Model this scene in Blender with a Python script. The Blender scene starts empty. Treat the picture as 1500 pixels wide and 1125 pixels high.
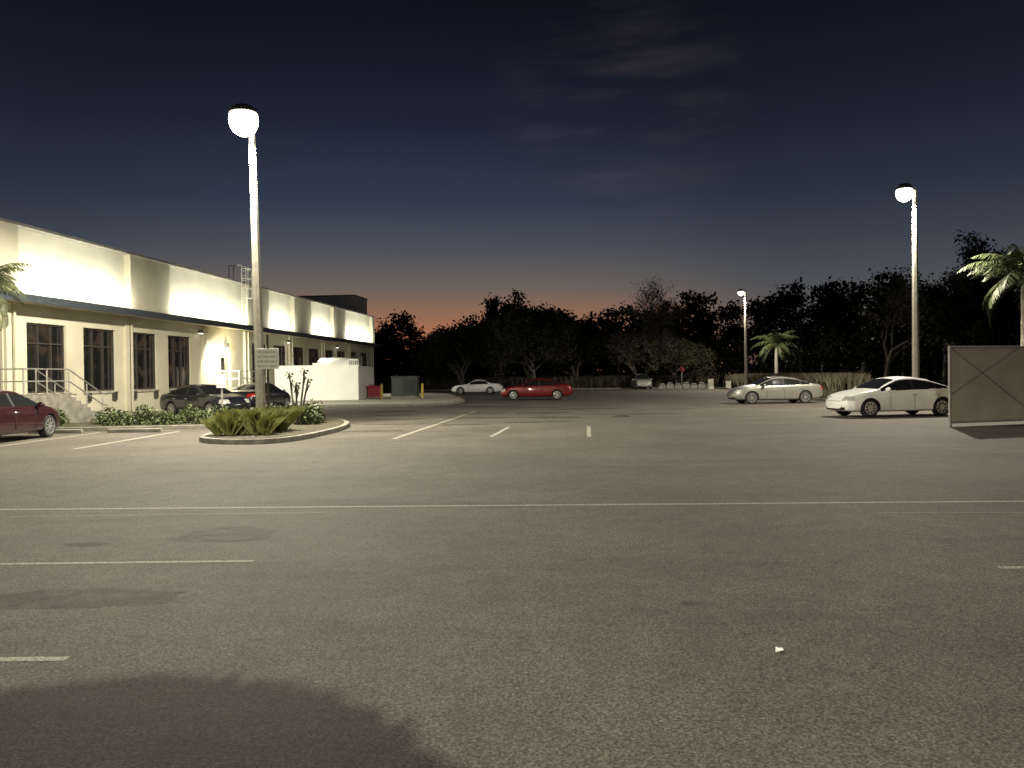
import bpy, math, random
import numpy as np
from mathutils import Vector, Matrix

S = bpy.context.scene
S.view_settings.view_transform = 'Standard'
S.view_settings.look = 'None'
S.view_settings.exposure = 0
rad = math.radians

def lin(r, g, b):
    def c(x):
        x /= 255.0
        return x / 12.92 if x <= 0.04045 else ((x + 0.055) / 1.055) ** 2.4
    return (c(r), c(g), c(b), 1.0)

# ------------------------------------------------------------------ materials
def newmat(name):
    m = bpy.data.materials.new(name)
    m.use_nodes = True
    nt = m.node_tree
    return m, nt, nt.nodes['Principled BSDF']

def mat(name, col, rough=0.7, var=0.25, scale=4.0, metal=0.0, bump=0.0, bscale=40.0, col2=None, coat=0.0, spec=None):
    m, nt, b = newmat(name)
    N, L = nt.nodes, nt.links
    b.inputs['Roughness'].default_value = rough
    b.inputs['Metallic'].default_value = metal
    if coat: b.inputs['Coat Weight'].default_value = coat
    if spec is not None: b.inputs['Specular IOR Level'].default_value = spec
    tc = N.new('ShaderNodeTexCoord')
    n = N.new('ShaderNodeTexNoise'); n.inputs['Scale'].default_value = scale
    n.inputs['Detail'].default_value = 6
    L.new(tc.outputs['Object'], n.inputs['Vector'])
    r = N.new('ShaderNodeValToRGB')
    c1 = tuple(x * (1 - var) for x in col[:3]) + (1,)
    c2 = (tuple(min(1, x * (1 + var)) for x in col[:3]) + (1,)) if col2 is None else tuple(col2[:3]) + (1,)
    r.color_ramp.elements[0].position = 0.32; r.color_ramp.elements[0].color = c1
    r.color_ramp.elements[1].position = 0.68; r.color_ramp.elements[1].color = c2
    L.new(n.outputs['Fac'], r.inputs['Fac'])
    L.new(r.outputs['Color'], b.inputs['Base Color'])
    if bump:
        n2 = N.new('ShaderNodeTexNoise'); n2.inputs['Scale'].default_value = bscale
        n2.inputs['Detail'].default_value = 4
        L.new(tc.outputs['Object'], n2.inputs['Vector'])
        bp = N.new('ShaderNodeBump'); bp.inputs['Strength'].default_value = bump
        bp.inputs['Distance'].default_value = 0.02
        L.new(n2.outputs['Fac'], bp.inputs['Height'])
        L.new(bp.outputs['Normal'], b.inputs['Normal'])
    return m

def emis(name, col, strength):
    m, nt, b = newmat(name)
    b.inputs['Base Color'].default_value = (0.8, 0.8, 0.8, 1)
    b.inputs['Emission Color'].default_value = col
    b.inputs['Emission Strength'].default_value = strength
    return m

def asphalt():
    m, nt, b = newmat('asphalt')
    N, L = nt.nodes, nt.links
    tc = N.new('ShaderNodeTexCoord')
    def noise(scale, det=4, rough=0.5, vec=None):
        n = N.new('ShaderNodeTexNoise'); n.inputs['Scale'].default_value = scale
        n.inputs['Detail'].default_value = det; n.inputs['Roughness'].default_value = rough
        L.new(vec or tc.outputs['Object'], n.inputs['Vector']); return n
    def ramp(src, p0, c0, p1, c1):
        r = N.new('ShaderNodeValToRGB')
        r.color_ramp.elements[0].position = p0; r.color_ramp.elements[0].color = c0
        r.color_ramp.elements[1].position = p1; r.color_ramp.elements[1].color = c1
        L.new(src, r.inputs['Fac']); return r
    def mul(a, c, f=1.0):
        x = N.new('ShaderNodeMix'); x.data_type = 'RGBA'; x.blend_type = 'MULTIPLY'
        x.inputs[0].default_value = f
        L.new(a, x.inputs[6]); L.new(c, x.inputs[7]); return x.outputs[2]
    g = lambda v: (v, v, v, 1)
    fine = noise(60, 5, 0.8)
    base = ramp(fine.outputs['Fac'], 0.36, (0.040, 0.0365, 0.032, 1), 0.68, (0.176, 0.160, 0.136, 1)).outputs['Color']
    vor = N.new('ShaderNodeTexVoronoi'); vor.inputs['Scale'].default_value = 85
    L.new(tc.outputs['Object'], vor.inputs['Vector'])
    sp = ramp(vor.outputs['Color'], 0.2, g(0.55), 0.9, g(1.6)).outputs['Color']
    c = mul(base, sp)
    big = ramp(noise(0.35, 6, 0.6).outputs['Fac'], 0.32, g(0.74), 0.66, g(1.1)).outputs['Color']
    c = mul(c, big)
    mid = ramp(noise(3.0, 5, 0.7).outputs['Fac'], 0.32, g(0.82), 0.62, g(1.08)).outputs['Color']
    c = mul(c, mid)
    mp = N.new('ShaderNodeMapping'); mp.inputs['Scale'].default_value = (0.16, 0.9, 1)
    L.new(tc.outputs['Object'], mp.inputs['Vector'])
    st = ramp(noise(0.9, 5, 0.6, mp.outputs['Vector']).outputs['Fac'], 0.30, g(0.70), 0.44, g(1)).outputs['Color']
    c = mul(c, st)
    L.new(c, b.inputs['Base Color'])
    b.inputs['Roughness'].default_value = 0.85
    b.inputs['Specular IOR Level'].default_value = 0.3
    bp = N.new('ShaderNodeBump'); bp.inputs['Strength'].default_value = 0.7
    bp.inputs['Distance'].default_value = 0.006
    L.new(fine.outputs['Fac'], bp.inputs['Height']); L.new(bp.outputs['Normal'], b.inputs['Normal'])
    return m

def decal(name, c_on, lo, hi, scale=9.0):
    m, nt, b = newmat(name)
    N, L = nt.nodes, nt.links
    tc = N.new('ShaderNodeTexCoord')
    n = N.new('ShaderNodeTexNoise'); n.inputs['Scale'].default_value = scale; n.inputs['Detail'].default_value = 8
    n.inputs['Roughness'].default_value = 0.75
    L.new(tc.outputs['Object'], n.inputs['Vector'])
    mr = N.new('ShaderNodeMapRange'); mr.inputs[1].default_value = lo; mr.inputs[2].default_value = hi
    L.new(n.outputs['Fac'], mr.inputs[0])
    L.new(mr.outputs[0], b.inputs['Alpha'])
    b.inputs['Base Color'].default_value = c_on
    b.inputs['Roughness'].default_value = 0.8
    return m

M = {}
M['asphalt'] = asphalt()
M['paint'] = decal('worn_line_paint', (0.50, 0.485, 0.42, 1), 0.22, 0.76, 40)
M['paint_faint'] = decal('faint_line_paint', (0.34, 0.325, 0.28, 1), 0.36, 0.95, 40)
M['tar'] = decal('tar_patch', (0.030, 0.027, 0.024, 1), 0.38, 0.80, 3)
M['grass'] = mat('dark_grass', (0.035, 0.045, 0.018), 0.95, 0.4, 1.5, bump=0.5, bscale=12)
M['concrete'] = mat('concrete', (0.40, 0.38, 0.32), 0.85, 0.18, 2.5, bump=0.15)
M['kerb'] = mat('kerb_concrete', (0.20, 0.19, 0.165), 0.85, 0.3, 3.5, bump=0.2)
M['pole'] = mat('pole_concrete', (0.28, 0.26, 0.22), 0.7, 0.18, 6, bump=0.1)
M['wall'] = mat('cream_stucco', (0.60, 0.57, 0.44), 0.85, 0.08, 0.8, bump=0.1, bscale=60)
M['wallup'] = mat('white_stucco', (0.70, 0.68, 0.57), 0.85, 0.06, 0.7, bump=0.1, bscale=60)
M['white'] = mat('white_paint', (0.80, 0.79, 0.74), 0.6, 0.04, 1.0)
M['fascia'] = mat('blue_grey_metal', (0.07, 0.085, 0.10), 0.5, 0.15, 3, metal=0.3)
M['roof'] = mat('roof_grey', (0.12, 0.12, 0.12), 0.8, 0.2, 2)
M['siding'] = mat('grey_siding', (0.26, 0.25, 0.22), 0.7, 0.2, 1.2)
M['penthouse'] = mat('pale_metal_siding', (0.60, 0.58, 0.53), 0.7, 0.1, 1.2)
M['frame'] = mat('bronze_frame', (0.05, 0.045, 0.04), 0.5, 0.1)
M['rail'] = mat('galvanised_rail', (0.42, 0.41, 0.38), 0.45, 0.15, 8, metal=0.6)
M['dark'] = mat('black_plastic', (0.012, 0.012, 0.012), 0.7, 0.1)
M['soil'] = mat('mulch', (0.05, 0.045, 0.027), 0.95, 0.5, 5, bump=0.8, bscale=30)
M['bark'] = mat('bark', (0.07, 0.06, 0.048), 0.9, 0.35, 5, bump=0.5, bscale=20)
M['bark_pale'] = mat('pale_bark', (0.13, 0.118, 0.10), 0.9, 0.3, 5)
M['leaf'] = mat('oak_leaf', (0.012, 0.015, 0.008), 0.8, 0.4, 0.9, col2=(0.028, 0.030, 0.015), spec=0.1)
M['leaf_lit'] = mat('lit_tree_leaf', (0.022, 0.024, 0.012), 0.85, 0.4, 0.7, col2=(0.062, 0.060, 0.034), spec=0.1)  # lighter leaf copy; weak lamp light on nearer trees put into colour
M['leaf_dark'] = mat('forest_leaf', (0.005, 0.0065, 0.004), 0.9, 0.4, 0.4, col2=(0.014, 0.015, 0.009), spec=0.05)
M['leaf_pale'] = mat('pale_dry_leaf', (0.07, 0.064, 0.045), 0.9, 0.3, 1.0, col2=(0.13, 0.118, 0.088), spec=0.1)
M['hedge'] = mat('hedge_leaf', (0.03, 0.052, 0.015), 0.6, 0.4, 5, col2=(0.10, 0.13, 0.045))
M['liri'] = mat('ornamental_grass_leaf', (0.17, 0.21, 0.05), 0.6, 0.3, 5, col2=(0.44, 0.45, 0.16))
M['dry'] = mat('dry_grass', (0.06, 0.053, 0.032), 0.9, 0.3, 1.0, col2=(0.13, 0.115, 0.075))
M['palm'] = mat('palm_leaf', (0.03, 0.046, 0.016), 0.6, 0.3, 3, col2=(0.075, 0.095, 0.033))
M['palmtrunk'] = mat('palm_trunk', (0.30, 0.28, 0.23), 0.9, 0.25, 6, bump=0.5, bscale=15)
M['lens'] = emis('lamp_lens', (1.0, 0.96, 0.86, 1), 24)
M['fixture'] = mat('fixture_metal', (0.12, 0.11, 0.10), 0.5, 0.1, metal=0.4)
M['washer'] = emis('washer_lens', (1.0, 0.96, 0.80, 1), 4)
M['doorlight'] = emis('door_light', (1.0, 0.85, 0.45, 1), 8)
M['door'] = mat('grey_door', (0.45, 0.44, 0.36), 0.6, 0.05)
M['yellow'] = mat('yellow_paint', (0.45, 0.33, 0.05), 0.6, 0.1)
M['red'] = mat('red_paint', (0.30, 0.02, 0.04), 0.6, 0.1)
M['tgreen'] = mat('transformer_green', (0.035, 0.045, 0.034), 0.6, 0.1)
M['sign'] = mat('sign_face', (0.78, 0.77, 0.75), 0.5, 0.04)
M['signtext'] = mat('sign_text', (0.10, 0.06, 0.06), 0.6, 0.05)
M['cast'] = mat('cast_iron', (0.03, 0.03, 0.03), 0.7, 0.2)
def bglass():
    m, nt, b = newmat('window_glass')
    N, L = nt.nodes, nt.links
    b.inputs['Base Color'].default_value = (0.010, 0.011, 0.012, 1)
    b.inputs['Roughness'].default_value = 0.06
    tc = N.new('ShaderNodeTexCoord')
    n = N.new('ShaderNodeTexNoise'); n.inputs['Scale'].default_value = 1.6; n.inputs['Detail'].default_value = 3
    L.new(tc.outputs['Object'], n.inputs['Vector'])
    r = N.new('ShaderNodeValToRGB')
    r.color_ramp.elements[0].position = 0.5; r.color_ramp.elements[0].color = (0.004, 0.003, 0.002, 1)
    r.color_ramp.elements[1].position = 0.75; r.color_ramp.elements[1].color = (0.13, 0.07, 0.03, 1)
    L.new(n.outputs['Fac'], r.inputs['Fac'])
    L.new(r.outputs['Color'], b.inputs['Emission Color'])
    b.inputs['Emission Strength'].default_value = 0.5  # glimpses of room lamps put into the pane as a warm glow
    return m
M['bglass'] = bglass()
def lattice():
    m, nt, b = newmat('slatted_chainlink')
    N, L = nt.nodes, nt.links
    tc = N.new('ShaderNodeTexCoord')
    outs = []
    for ang in (45, -45):
        mp = N.new('ShaderNodeMapping'); mp.inputs['Rotation'].default_value = (0, rad(ang), 0)
        L.new(tc.outputs['Object'], mp.inputs['Vector'])
        w = N.new('ShaderNodeTexWave'); w.inputs['Scale'].default_value = 4.6
        w.bands_direction = 'X'
        L.new(mp.outputs['Vector'], w.inputs['Vector'])
        outs.append(w.outputs['Fac'])
    mx = N.new('ShaderNodeMath'); mx.operation = 'MAXIMUM'
    L.new(outs[0], mx.inputs[0]); L.new(outs[1], mx.inputs[1])
    r = N.new('ShaderNodeValToRGB')
    r.color_ramp.elements[0].position = 0.45; r.color_ramp.elements[0].color = (0.40, 0.375, 0.275, 1)
    r.color_ramp.elements[1].position = 0.95; r.color_ramp.elements[1].color = (0.50, 0.47, 0.36, 1)
    L.new(mx.outputs[0], r.inputs['Fac'])
    n = N.new('ShaderNodeTexNoise'); n.inputs['Scale'].default_value = 1.3; n.inputs['Detail'].default_value = 5
    L.new(tc.outputs['Object'], n.inputs['Vector'])
    r2 = N.new('ShaderNodeValToRGB')
    r2.color_ramp.elements[0].position = 0.3; r2.color_ramp.elements[0].color = (0.8, 0.8, 0.8, 1)
    r2.color_ramp.elements[1].position = 0.7; r2.color_ramp.elements[1].color = (1.05, 1.05, 1.05, 1)
    L.new(n.outputs['Fac'], r2.inputs['Fac'])
    x = N.new('ShaderNodeMix'); x.data_type = 'RGBA'; x.blend_type = 'MULTIPLY'; x.inputs[0].default_value = 1
    L.new(r.outputs['Color'], x.inputs[6]); L.new(r2.outputs['Color'], x.inputs[7])
    L.new(x.outputs[2], b.inputs['Base Color'])
    b.inputs['Roughness'].default_value = 0.7
    return m
M['lattice'] = lattice()

# ------------------------------------------------------------------ mesh builder
class MB:
    def __init__(s): s.v = []; s.f = []; s.m = []
    def box(s, c, d, m=0, R=None):
        b = len(s.v)
        for sx in (-.5, .5):
            for sy in (-.5, .5):
                for sz in (-.5, .5):
                    p = Vector((sx * d[0], sy * d[1], sz * d[2]))
                    if R is not None: p = R @ p
                    s.v.append((c[0] + p[0], c[1] + p[1], c[2] + p[2]))
        for q in ((0, 1, 3, 2), (4, 6, 7, 5), (0, 4, 5, 1), (2, 3, 7, 6), (0, 2, 6, 4), (1, 5, 7, 3)):
            s.f.append(tuple(b + i for i in q)); s.m.append(m)
    def bx(s, x0, x1, y0, y1, z0, z1, m=0):
        s.box(((x0 + x1) / 2, (y0 + y1) / 2, (z0 + z1) / 2), (x1 - x0, y1 - y0, z1 - z0), m)
    def poly(s, pts, m=0):
        b = len(s.v); s.v += [tuple(p) for p in pts]
        s.f.append(tuple(range(b, b + len(pts)))); s.m.append(m)
    def prism(s, pts, z0, z1, m=0, mtop=None):
        n = len(pts); b = len(s.v)
        s.v += [(p[0], p[1], z0) for p in pts] + [(p[0], p[1], z1) for p in pts]
        for i in range(n):
            j = (i + 1) % n
            s.f.append((b + i, b + j, b + n + j, b + n + i)); s.m.append(m)
        s.f.append(tuple(b + n + i for i in range(n))); s.m.append(m if mtop is None else mtop)
        s.f.append(tuple(b + n - 1 - i for i in range(n))); s.m.append(m)
    def tube(s, pts, rads, n=6, m=0, cap=True):
        pts = [Vector(p) for p in pts]; b = len(s.v)
        for i, p in enumerate(pts):
            if i == 0: t = pts[1] - p
            elif i == len(pts) - 1: t = p - pts[i - 1]
            else: t = pts[i + 1] - pts[i - 1]
            t.normalize()
            a = Vector((0, 0, 1)) if abs(t.z) < 0.9 else Vector((1, 0, 0))
            u = t.cross(a).normalized(); w = t.cross(u)
            r = rads[i] if hasattr(rads, '__len__') else rads
            for k in range(n):
                th = 2 * math.pi * k / n + (math.pi / 4 if n == 4 else 0)
                s.v.append(tuple(p + u * (r * math.cos(th)) + w * (r * math.sin(th))))
        for i in range(len(pts) - 1):
            for k in range(n):
                k2 = (k + 1) % n
                s.f.append((b + i * n + k, b + i * n + k2, b + (i + 1) * n + k2, b + (i + 1) * n + k)); s.m.append(m)
        if cap:
            s.f.append(tuple(b + n - 1 - k for k in range(n))); s.m.append(m)
            e = b + (len(pts) - 1) * n
            s.f.append(tuple(e + k for k in range(n))); s.m.append(m)
    def lathe_y(s, c, prof, n=28, m=0):
        b = len(s.v)
        for (r, y) in prof:
            for k in range(n):
                th = 2 * math.pi * k / n
                s.v.append((c[0] + r * math.cos(th), c[1] + y, c[2] + r * math.sin(th)))
        for i in range(len(prof) - 1):
            for k in range(n):
                k2 = (k + 1) % n
                s.f.append((b + i * n + k, b + i * n + k2, b + (i + 1) * n + k2, b + (i + 1) * n + k)); s.m.append(m)
    def lathe_z(s, c, prof, n=28, m=0):
        b = len(s.v)
        for (r, z) in prof:
            for k in range(n):
                th = 2 * math.pi * k / n
                s.v.append((c[0] + r * math.cos(th), c[1] + r * math.sin(th), c[2] + z))
        for i in range(len(prof) - 1):
            for k in range(n):
                k2 = (k + 1) % n
                s.f.append((b + i * n + k, b + i * n + k2, b + (i + 1) * n + k2, b + (i + 1) * n + k)); s.m.append(m)
    def arr(s, q, m=0):
        N, k, _ = q.shape; b = len(s.v)
        s.v += q.reshape(-1, 3).tolist()
        idx = (np.arange(N * k).reshape(N, k) + b).tolist()
        s.f += [tuple(i) for i in idx]; s.m += [m] * N
    def build(s, name, mats, parent=None, smooth=False, bevel=0, loc=None, rot=None):
        me = bpy.data.meshes.new(name)
        me.from_pydata(s.v, [], s.f)
        for x in mats: me.materials.append(M[x] if isinstance(x, str) else x)
        me.polygons.foreach_set('material_index', s.m)
        if smooth: me.polygons.foreach_set('use_smooth', [True] * len(s.f))
        me.update()
        o = bpy.data.objects.new(name, me); S.collection.objects.link(o)
        if parent: o.parent = parent
        if loc: o.location = loc
        if rot: o.rotation_euler = rot
        if bevel:
            bv = o.modifiers.new('bevel', 'BEVEL'); bv.width = bevel; bv.segments = 2; bv.limit_method = 'ANGLE'
        return o

def empty(name, loc=(0, 0, 0), rz=0):
    e = bpy.data.objects.new(name, None); S.collection.objects.link(e)
    e.location = loc; e.rotation_euler = (0, 0, rz); e.empty_display_size = 0.3
    return e

def chaikin(pts, it=2, closed=True):
    for _ in range(it):
        o = []
        n = len(pts)
        for i in range(n if closed else n - 1):
            a, b = pts[i], pts[(i + 1) % n]
            o.append(tuple(a[k] * .75 + b[k] * .25 for k in range(len(a))))
            o.append(tuple(a[k] * .25 + b[k] * .75 for k in range(len(a))))
        if not closed: o = [pts[0]] + o + [pts[-1]]
        pts = o
    return pts

# ------------------------------------------------------------------ ground
g = MB(); g.poly([(-900, -300, -0.03), (900, -300, -0.03), (900, 1500, -0.03), (-900, 1500, -0.03)])
g.build('ground', ['grass'])
lot = [(-34, -30), (45, -30), (45, 8), (20, 20), (17.6, 31), (17.4, 46), (19.5, 53), (21.3, 66), (21.6, 88), (4, 90), (-14, 92), (-34, 92)]
g = MB(); g.poly([(x, y, 0) for x, y in lot]); g.build('parking_lot_road', ['asphalt'])
k = MB()
edge = lot[3:11]
for i in range(len(edge) - 1):
    a, b = Vector(edge[i]), Vector(edge[i + 1]); d = (b - a); L_ = d.length; d.normalize(); n_ = Vector((d.y, -d.x))
    c = (a + b) / 2 + n_ * 0.09
    k.box((c.x, c.y, 0.055), (L_ + 0.1, 0.16, 0.15), 0, Matrix.Rotation(math.atan2(d.y, d.x), 3, 'Z'))
k.build('lot_kerb', ['kerb'], bevel=0.02)

def strip(mb, a, b, w, z=0.004, m=0):
    a, b = Vector(a), Vector(b); d = (b - a).normalized(); n = Vector((-d.y, d.x)) * w / 2
    mb.poly([(a.x - n.x, a.y - n.y, z), (b.x - n.x, b.y - n.y, z), (b.x + n.x, b.y + n.y, z), (a.x + n.x, a.y + n.y, z)], m)
p = MB()
for a, b, w, m in [((-9, 10.42), (9, 9.97), .09, 0), ((-8.5, 9.75), (-2.25, 9.83), .08, 1), ((4.2, 9.35), (8, 9.1), .07, 1),
                   ((-7, 7.26), (-2.35, 7.26), .07, 0), ((-5, 4.77), (-2.66, 4.76), .07, 0), ((4.03, 6.68), (6.5, 6.66), .07, 0),
                   ((-3.17, 21.4), (-1.7, 37.9), .12, 0), ((-.59, 21.7), (-.11, 25.8), .12, 0), ((2.02, 21.3), (2.42, 25.6), .11, 0),
                   ((-10.6, 19.4), (-10.6, 25.6), .13, 0), ((-13.1, 19.4), (-13.1, 25.6), .13, 0), ((-15.6, 19.4), (-15.6, 25.6), .13, 0),
                   ((-7.5, 33), (-3.4, 33), .12, 1), ((-6.5, 29.6), (-3.4, 29.6), .12, 1), ((-.9, 30), (3.4, 30), .12, 1), ((-.6, 33.5), (3.4, 33.5), .12, 1),
                   ((-.5, 37), (3.4, 37), .12, 1), ((-7.5, 36.5), (-3.0, 36.5), .12, 1), ((-7.5, 40), (-3.0, 40), .12, 1), ((5, 48.5), (12, 48.5), .15, 1)]:
    strip(p, a, b, w, 0.004, m)
p.build('lot_markings', ['paint', 'paint_faint'])
p = MB(); rng = random.Random(4)
for (x, y, rx, ry) in [(-3.05, 8.55, .55, .42), (-4.3, 8.1, .22, .12), (-3.3, 6.1, .75, .3), (1.27, 5.75, .09, .05), (-1.2, 31.5, 1.4, .6), (1.5, 31.2, 1.2, .55),
                       (-1.5, 35.2, 1.4, .65), (1.3, 35, 1.3, .7), (-3.8, 28, 1.5, .45), (-4.6, 31.2, 1.3, .5), (-4.9, 34.5, 1.4, .6), (3.2, 38.5, 2.0, .6), (-1.8, 43, 2.5, .8), (4.8, 33, 2.2, .4), (.8, 28.2, 1.2, .4),
                       (-4.2, 24.6, 1.0, .3), (-1.6, 27.2, .9, .4), (-5.5, 38.4, 1.3, .6), (1.2, 40.5, 1.4, .7)]:
    pts = []
    for i in range(26):
        th = 2 * math.pi * i / 26; q = 1 + rng.uniform(-.18, .18)
        pts.append((x + rx * q * math.cos(th), y + ry * q * math.sin(th), 0.008))
    p.poly(pts)
p.build('lot_stains', ['tar'])
p = MB(); p.lathe_z((4.3, 31.5, 0), [(.36, 0.0), (.36, .012), (.30, .014), (0.0, .014)], 24); 
for i in range(5): p.box((4.3, 31.3 + i * .1, .018), (.4, .03, .008))
p.build('manhole_cover', ['cast'])
p = MB(); p.poly([(1.53, 4.72, .004), (1.575, 4.71, .02), (1.59, 4.76, .006), (1.55, 4.78, .018)]); p.box((1.57, 4.76, .008), (.03, .02, .012)); p.build('paper_litter', ['white'])

# ------------------------------------------------------------------ islands with kerbs
def island(name, pts, top='soil', it=2):
    pts = chaikin(pts, it)
    area = sum(pts[i][0] * pts[(i + 1) % len(pts)][1] - pts[(i + 1) % len(pts)][0] * pts[i][1] for i in range(len(pts)))
    sg = 1 if area > 0 else -1
    inner = []
    n = len(pts)
    for i in range(n):
        a = Vector(pts[i - 1]); b = Vector(pts[(i + 1) % n]); d = (b - a).normalized(); nn = Vector((-d.y, d.x)) * sg
        inner.append((pts[i][0] + nn.x * .16, pts[i][1] + nn.y * .16))
    e = empty(name)
    m = MB(); m.prism(pts, -0.01, 0.13); m.build('kerb', ['kerb'], e, bevel=0.015)
    m = MB(); m.prism(inner, 0.131, 0.138); m.build('bed', [top], e)
    return e
island('lamp_island', [(-8.9, 30.5), (-8.7, 22.2), (-7.9, 20.5), (-6.3, 20.0), (-5.5, 21.2), (-5.2, 26.5), (-6.5, 30.5)])
island('hedge_island', [(-24, 26.3), (-9.6, 26.3), (-9.4, 29.2), (-24, 29.2)], it=1)
island('service_pavement', [(-15.6, 46), (-10, 45.2), (-5.6, 45), (-3.3, 47), (-2.9, 52.3), (-4.3, 62), (-6.2, 75), (-13.0, 76)], 'concrete')

# ------------------------------------------------------------------ foliage helpers
def leafq(rs, cen, size, flat=0.0):
    n = len(cen)
    a = rs.normal(size=(n, 3)); a /= np.linalg.norm(a, axis=1, keepdims=True)
    b = rs.normal(size=(n, 3)); b -= a * (a * b).sum(1, keepdims=True); b /= np.linalg.norm(b, axis=1, keepdims=True)
    s = size * rs.uniform(.6, 1.3, size=(n, 1))
    a = a * s; b = b * s * .6
    return np.stack([cen - a, cen - b, cen + a, cen + b], axis=1)

def branch(mb, tips, rng, p, d, ln, r, depth, maxd, spread, droop=0.0, m=0, kids=3):
    pts = [p]; rr = [r]; q = p.copy(); dd = d.copy()
    for i in range(3):
        dd = (dd + Vector((rng.uniform(-1, 1), rng.uniform(-1, 1), rng.uniform(-.6, .8) - droop)) * .16).normalized()
        q = q + dd * (ln / 3); pts.append(q.copy()); rr.append(r * (1 - .13 * (i + 1)))
    mb.tube(pts, rr, 6 if depth < 2 else 4, m, cap=False)
    if depth >= maxd:
        tips.append(q.copy()); tips.append(pts[2].copy()); return
    if depth >= maxd - 1: tips.append(q.copy())
    nk = kids + (1 if rng.random() < .4 else 0)
    for i in range(nk):
        ax = Vector((rng.uniform(-1, 1), rng.uniform(-1, 1), rng.uniform(-.3, .3)))
        ax = dd.cross(ax)
        if ax.length < .05: ax = Vector((1, 0, 0))
        ax.normalize()
        nd = Matrix.Rotation(rng.uniform(.45, 1.15) * spread, 3, ax) @ dd
        st = pts[-1] if i < 2 else pts[2]
        branch(mb, tips, rng, st, nd, ln * rng.uniform(.62, .85), r * .58, depth + 1, maxd, spread, droop, m, kids)

def tree(name, loc, h, seed, spread=.75, leaves=40, size=.12, sig=.4, leafm='leaf', bark='bark', maxd=4, stems=1, droop=0.0, trunk=.28, r0=None, kids=3):
    rng = random.Random(seed); rs = np.random.RandomState(seed)
    mb = MB(); tips = []
    for s_ in range(stems):
        d = Vector((rng.uniform(-.45, .45) * (stems > 1), rng.uniform(-.45, .45) * (stems > 1), 1)).normalized()
        branch(mb, tips, rng, Vector((rng.uniform(-.2, .2), rng.uniform(-.2, .2), -.1)), d, h * trunk, r0 or h * .022, 0, maxd, spread, droop, 0, kids)
    zmax = max(t.z for t in tips)
    k_ = h / (zmax + sig)
    mb.v = [(x * k_, y * k_, z * k_) for x, y, z in mb.v]
    if leaves:
        T = np.array([tuple(t * k_) for t in tips])
        w = rs.uniform(.2, 1.6, size=len(T))
        cen = np.repeat(T, np.maximum(1, (leaves * w).astype(int)), axis=0)
        cen = cen + rs.normal(size=cen.shape) * np.array([sig, sig, sig * .7])
        cen = cen[cen[:, 2] > .2]
        mb.arr(leafq(rs, cen, size), 1)
    return mb.build(name, [bark, leafm], loc=loc, rot=(0, 0, rng.uniform(0, 6)))

def palm(name, loc, h, R, seed, nf=22, lean=(0, 0), tr=.16):
    rng = random.Random(seed); mb = MB()
    pts = []; rr = []
    for i in range(15):
        t = i / 14
        pts.append((lean[0] * t * t, lean[1] * t * t, h * t)); rr.append(tr * (1.25 - .35 * t) * (1 + .06 * (i % 2)))
    mb.tube(pts, rr, 12, 0)
    top = Vector(pts[-1])
    mb.tube([top - Vector((0, 0, .3)), top + Vector((0, 0, .1)), top + Vector((0, 0, .45))], [tr * .95, tr * 1.15, tr * .3], 10, 1)
    for i in range(nf):
        az = 2.4 * i + rng.uniform(-.2, .2); el = rad(rng.uniform(-5, 75)) if i > nf * .25 else rad(rng.uniform(-35, 5))
        L_ = R * rng.uniform(.9, 1.15); q = top + Vector((0, 0, .25)); ps = [q.copy()]
        hd = Vector((math.cos(az), math.sin(az), 0)); seg = 10
        for j in range(seg):
            e = el - (j / seg) ** 1.3 * rad(95)
            q = q + (hd * math.cos(e) + Vector((0, 0, math.sin(e)))) * (L_ / seg * 1.2); ps.append(q.copy())
        mb.tube(ps, [.022 * (1 - .7 * j / seg) for j in range(seg + 1)], 4, 1, cap=False)
        side = Vector((-hd.y, hd.x, 0))
        for j in range(1, seg * 4):
            t = j / (seg * 4); f = t * seg; i0 = int(f); P = ps[i0].lerp(ps[min(seg, i0 + 1)], f - i0)
            tan = (ps[min(seg, i0 + 1)] - ps[i0]).normalized()
            ll = R * .30 * math.sin(math.pi * min(1, t * .85 + .14)) + .05
            for sg in (-1, 1):
                dr = (side * sg * .75 + tan * .5 + Vector((0, 0, -.55 + rng.uniform(-.35, .25)))).normalized()
                wv = tan * .018 * (R / 1.6)
                mb.poly([P - wv, P + wv, P + dr * ll * .6 + wv * .8, P + dr * ll, P + dr * ll * .6 - wv * .8], 1)
    return mb.build(name, ['palmtrunk', 'palm'], loc=loc)

# ------------------------------------------------------------------ distant tree line (one object)
path = [(-60, 122, 9), (-45, 120, 9), (-30, 118, 9.4), (-20, 115, 9.0), (-16.6, 113, 10.2), (-12.7, 113, 7.6), (-10.3, 110, 6.4), (-8, 105, 8.9), (-4.2, 100, 10.8), (4.2, 98, 11.2), (8.3, 98, 9.7),
        (11.2, 98, 8.9), (13.7, 98, 9.6), (17, 98, 9.2), (20.8, 98, 10.9), (25.7, 98, 10.6), (28, 97, 9.6), (30.6, 95, 10.8), (32.4, 90, 13.0), (36, 85, 11.3), (38.3, 78, 9.6), (39.7, 72, 10.2), (41.4, 70, 12.0), (42.0, 66, 10.2),
        (48, 58, 11), (58, 45, 11), (72, 28, 10), (80, 5, 10)]
rs = np.random.RandomState(11); mb = MB()
cum = [0]
for i in range(1, len(path)): cum.append(cum[-1] + math.dist(path[i][:2], path[i - 1][:2]))
def pat(s): return [np.interp(s, cum, [q[j] for q in path]) for j in range(3)]
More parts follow.
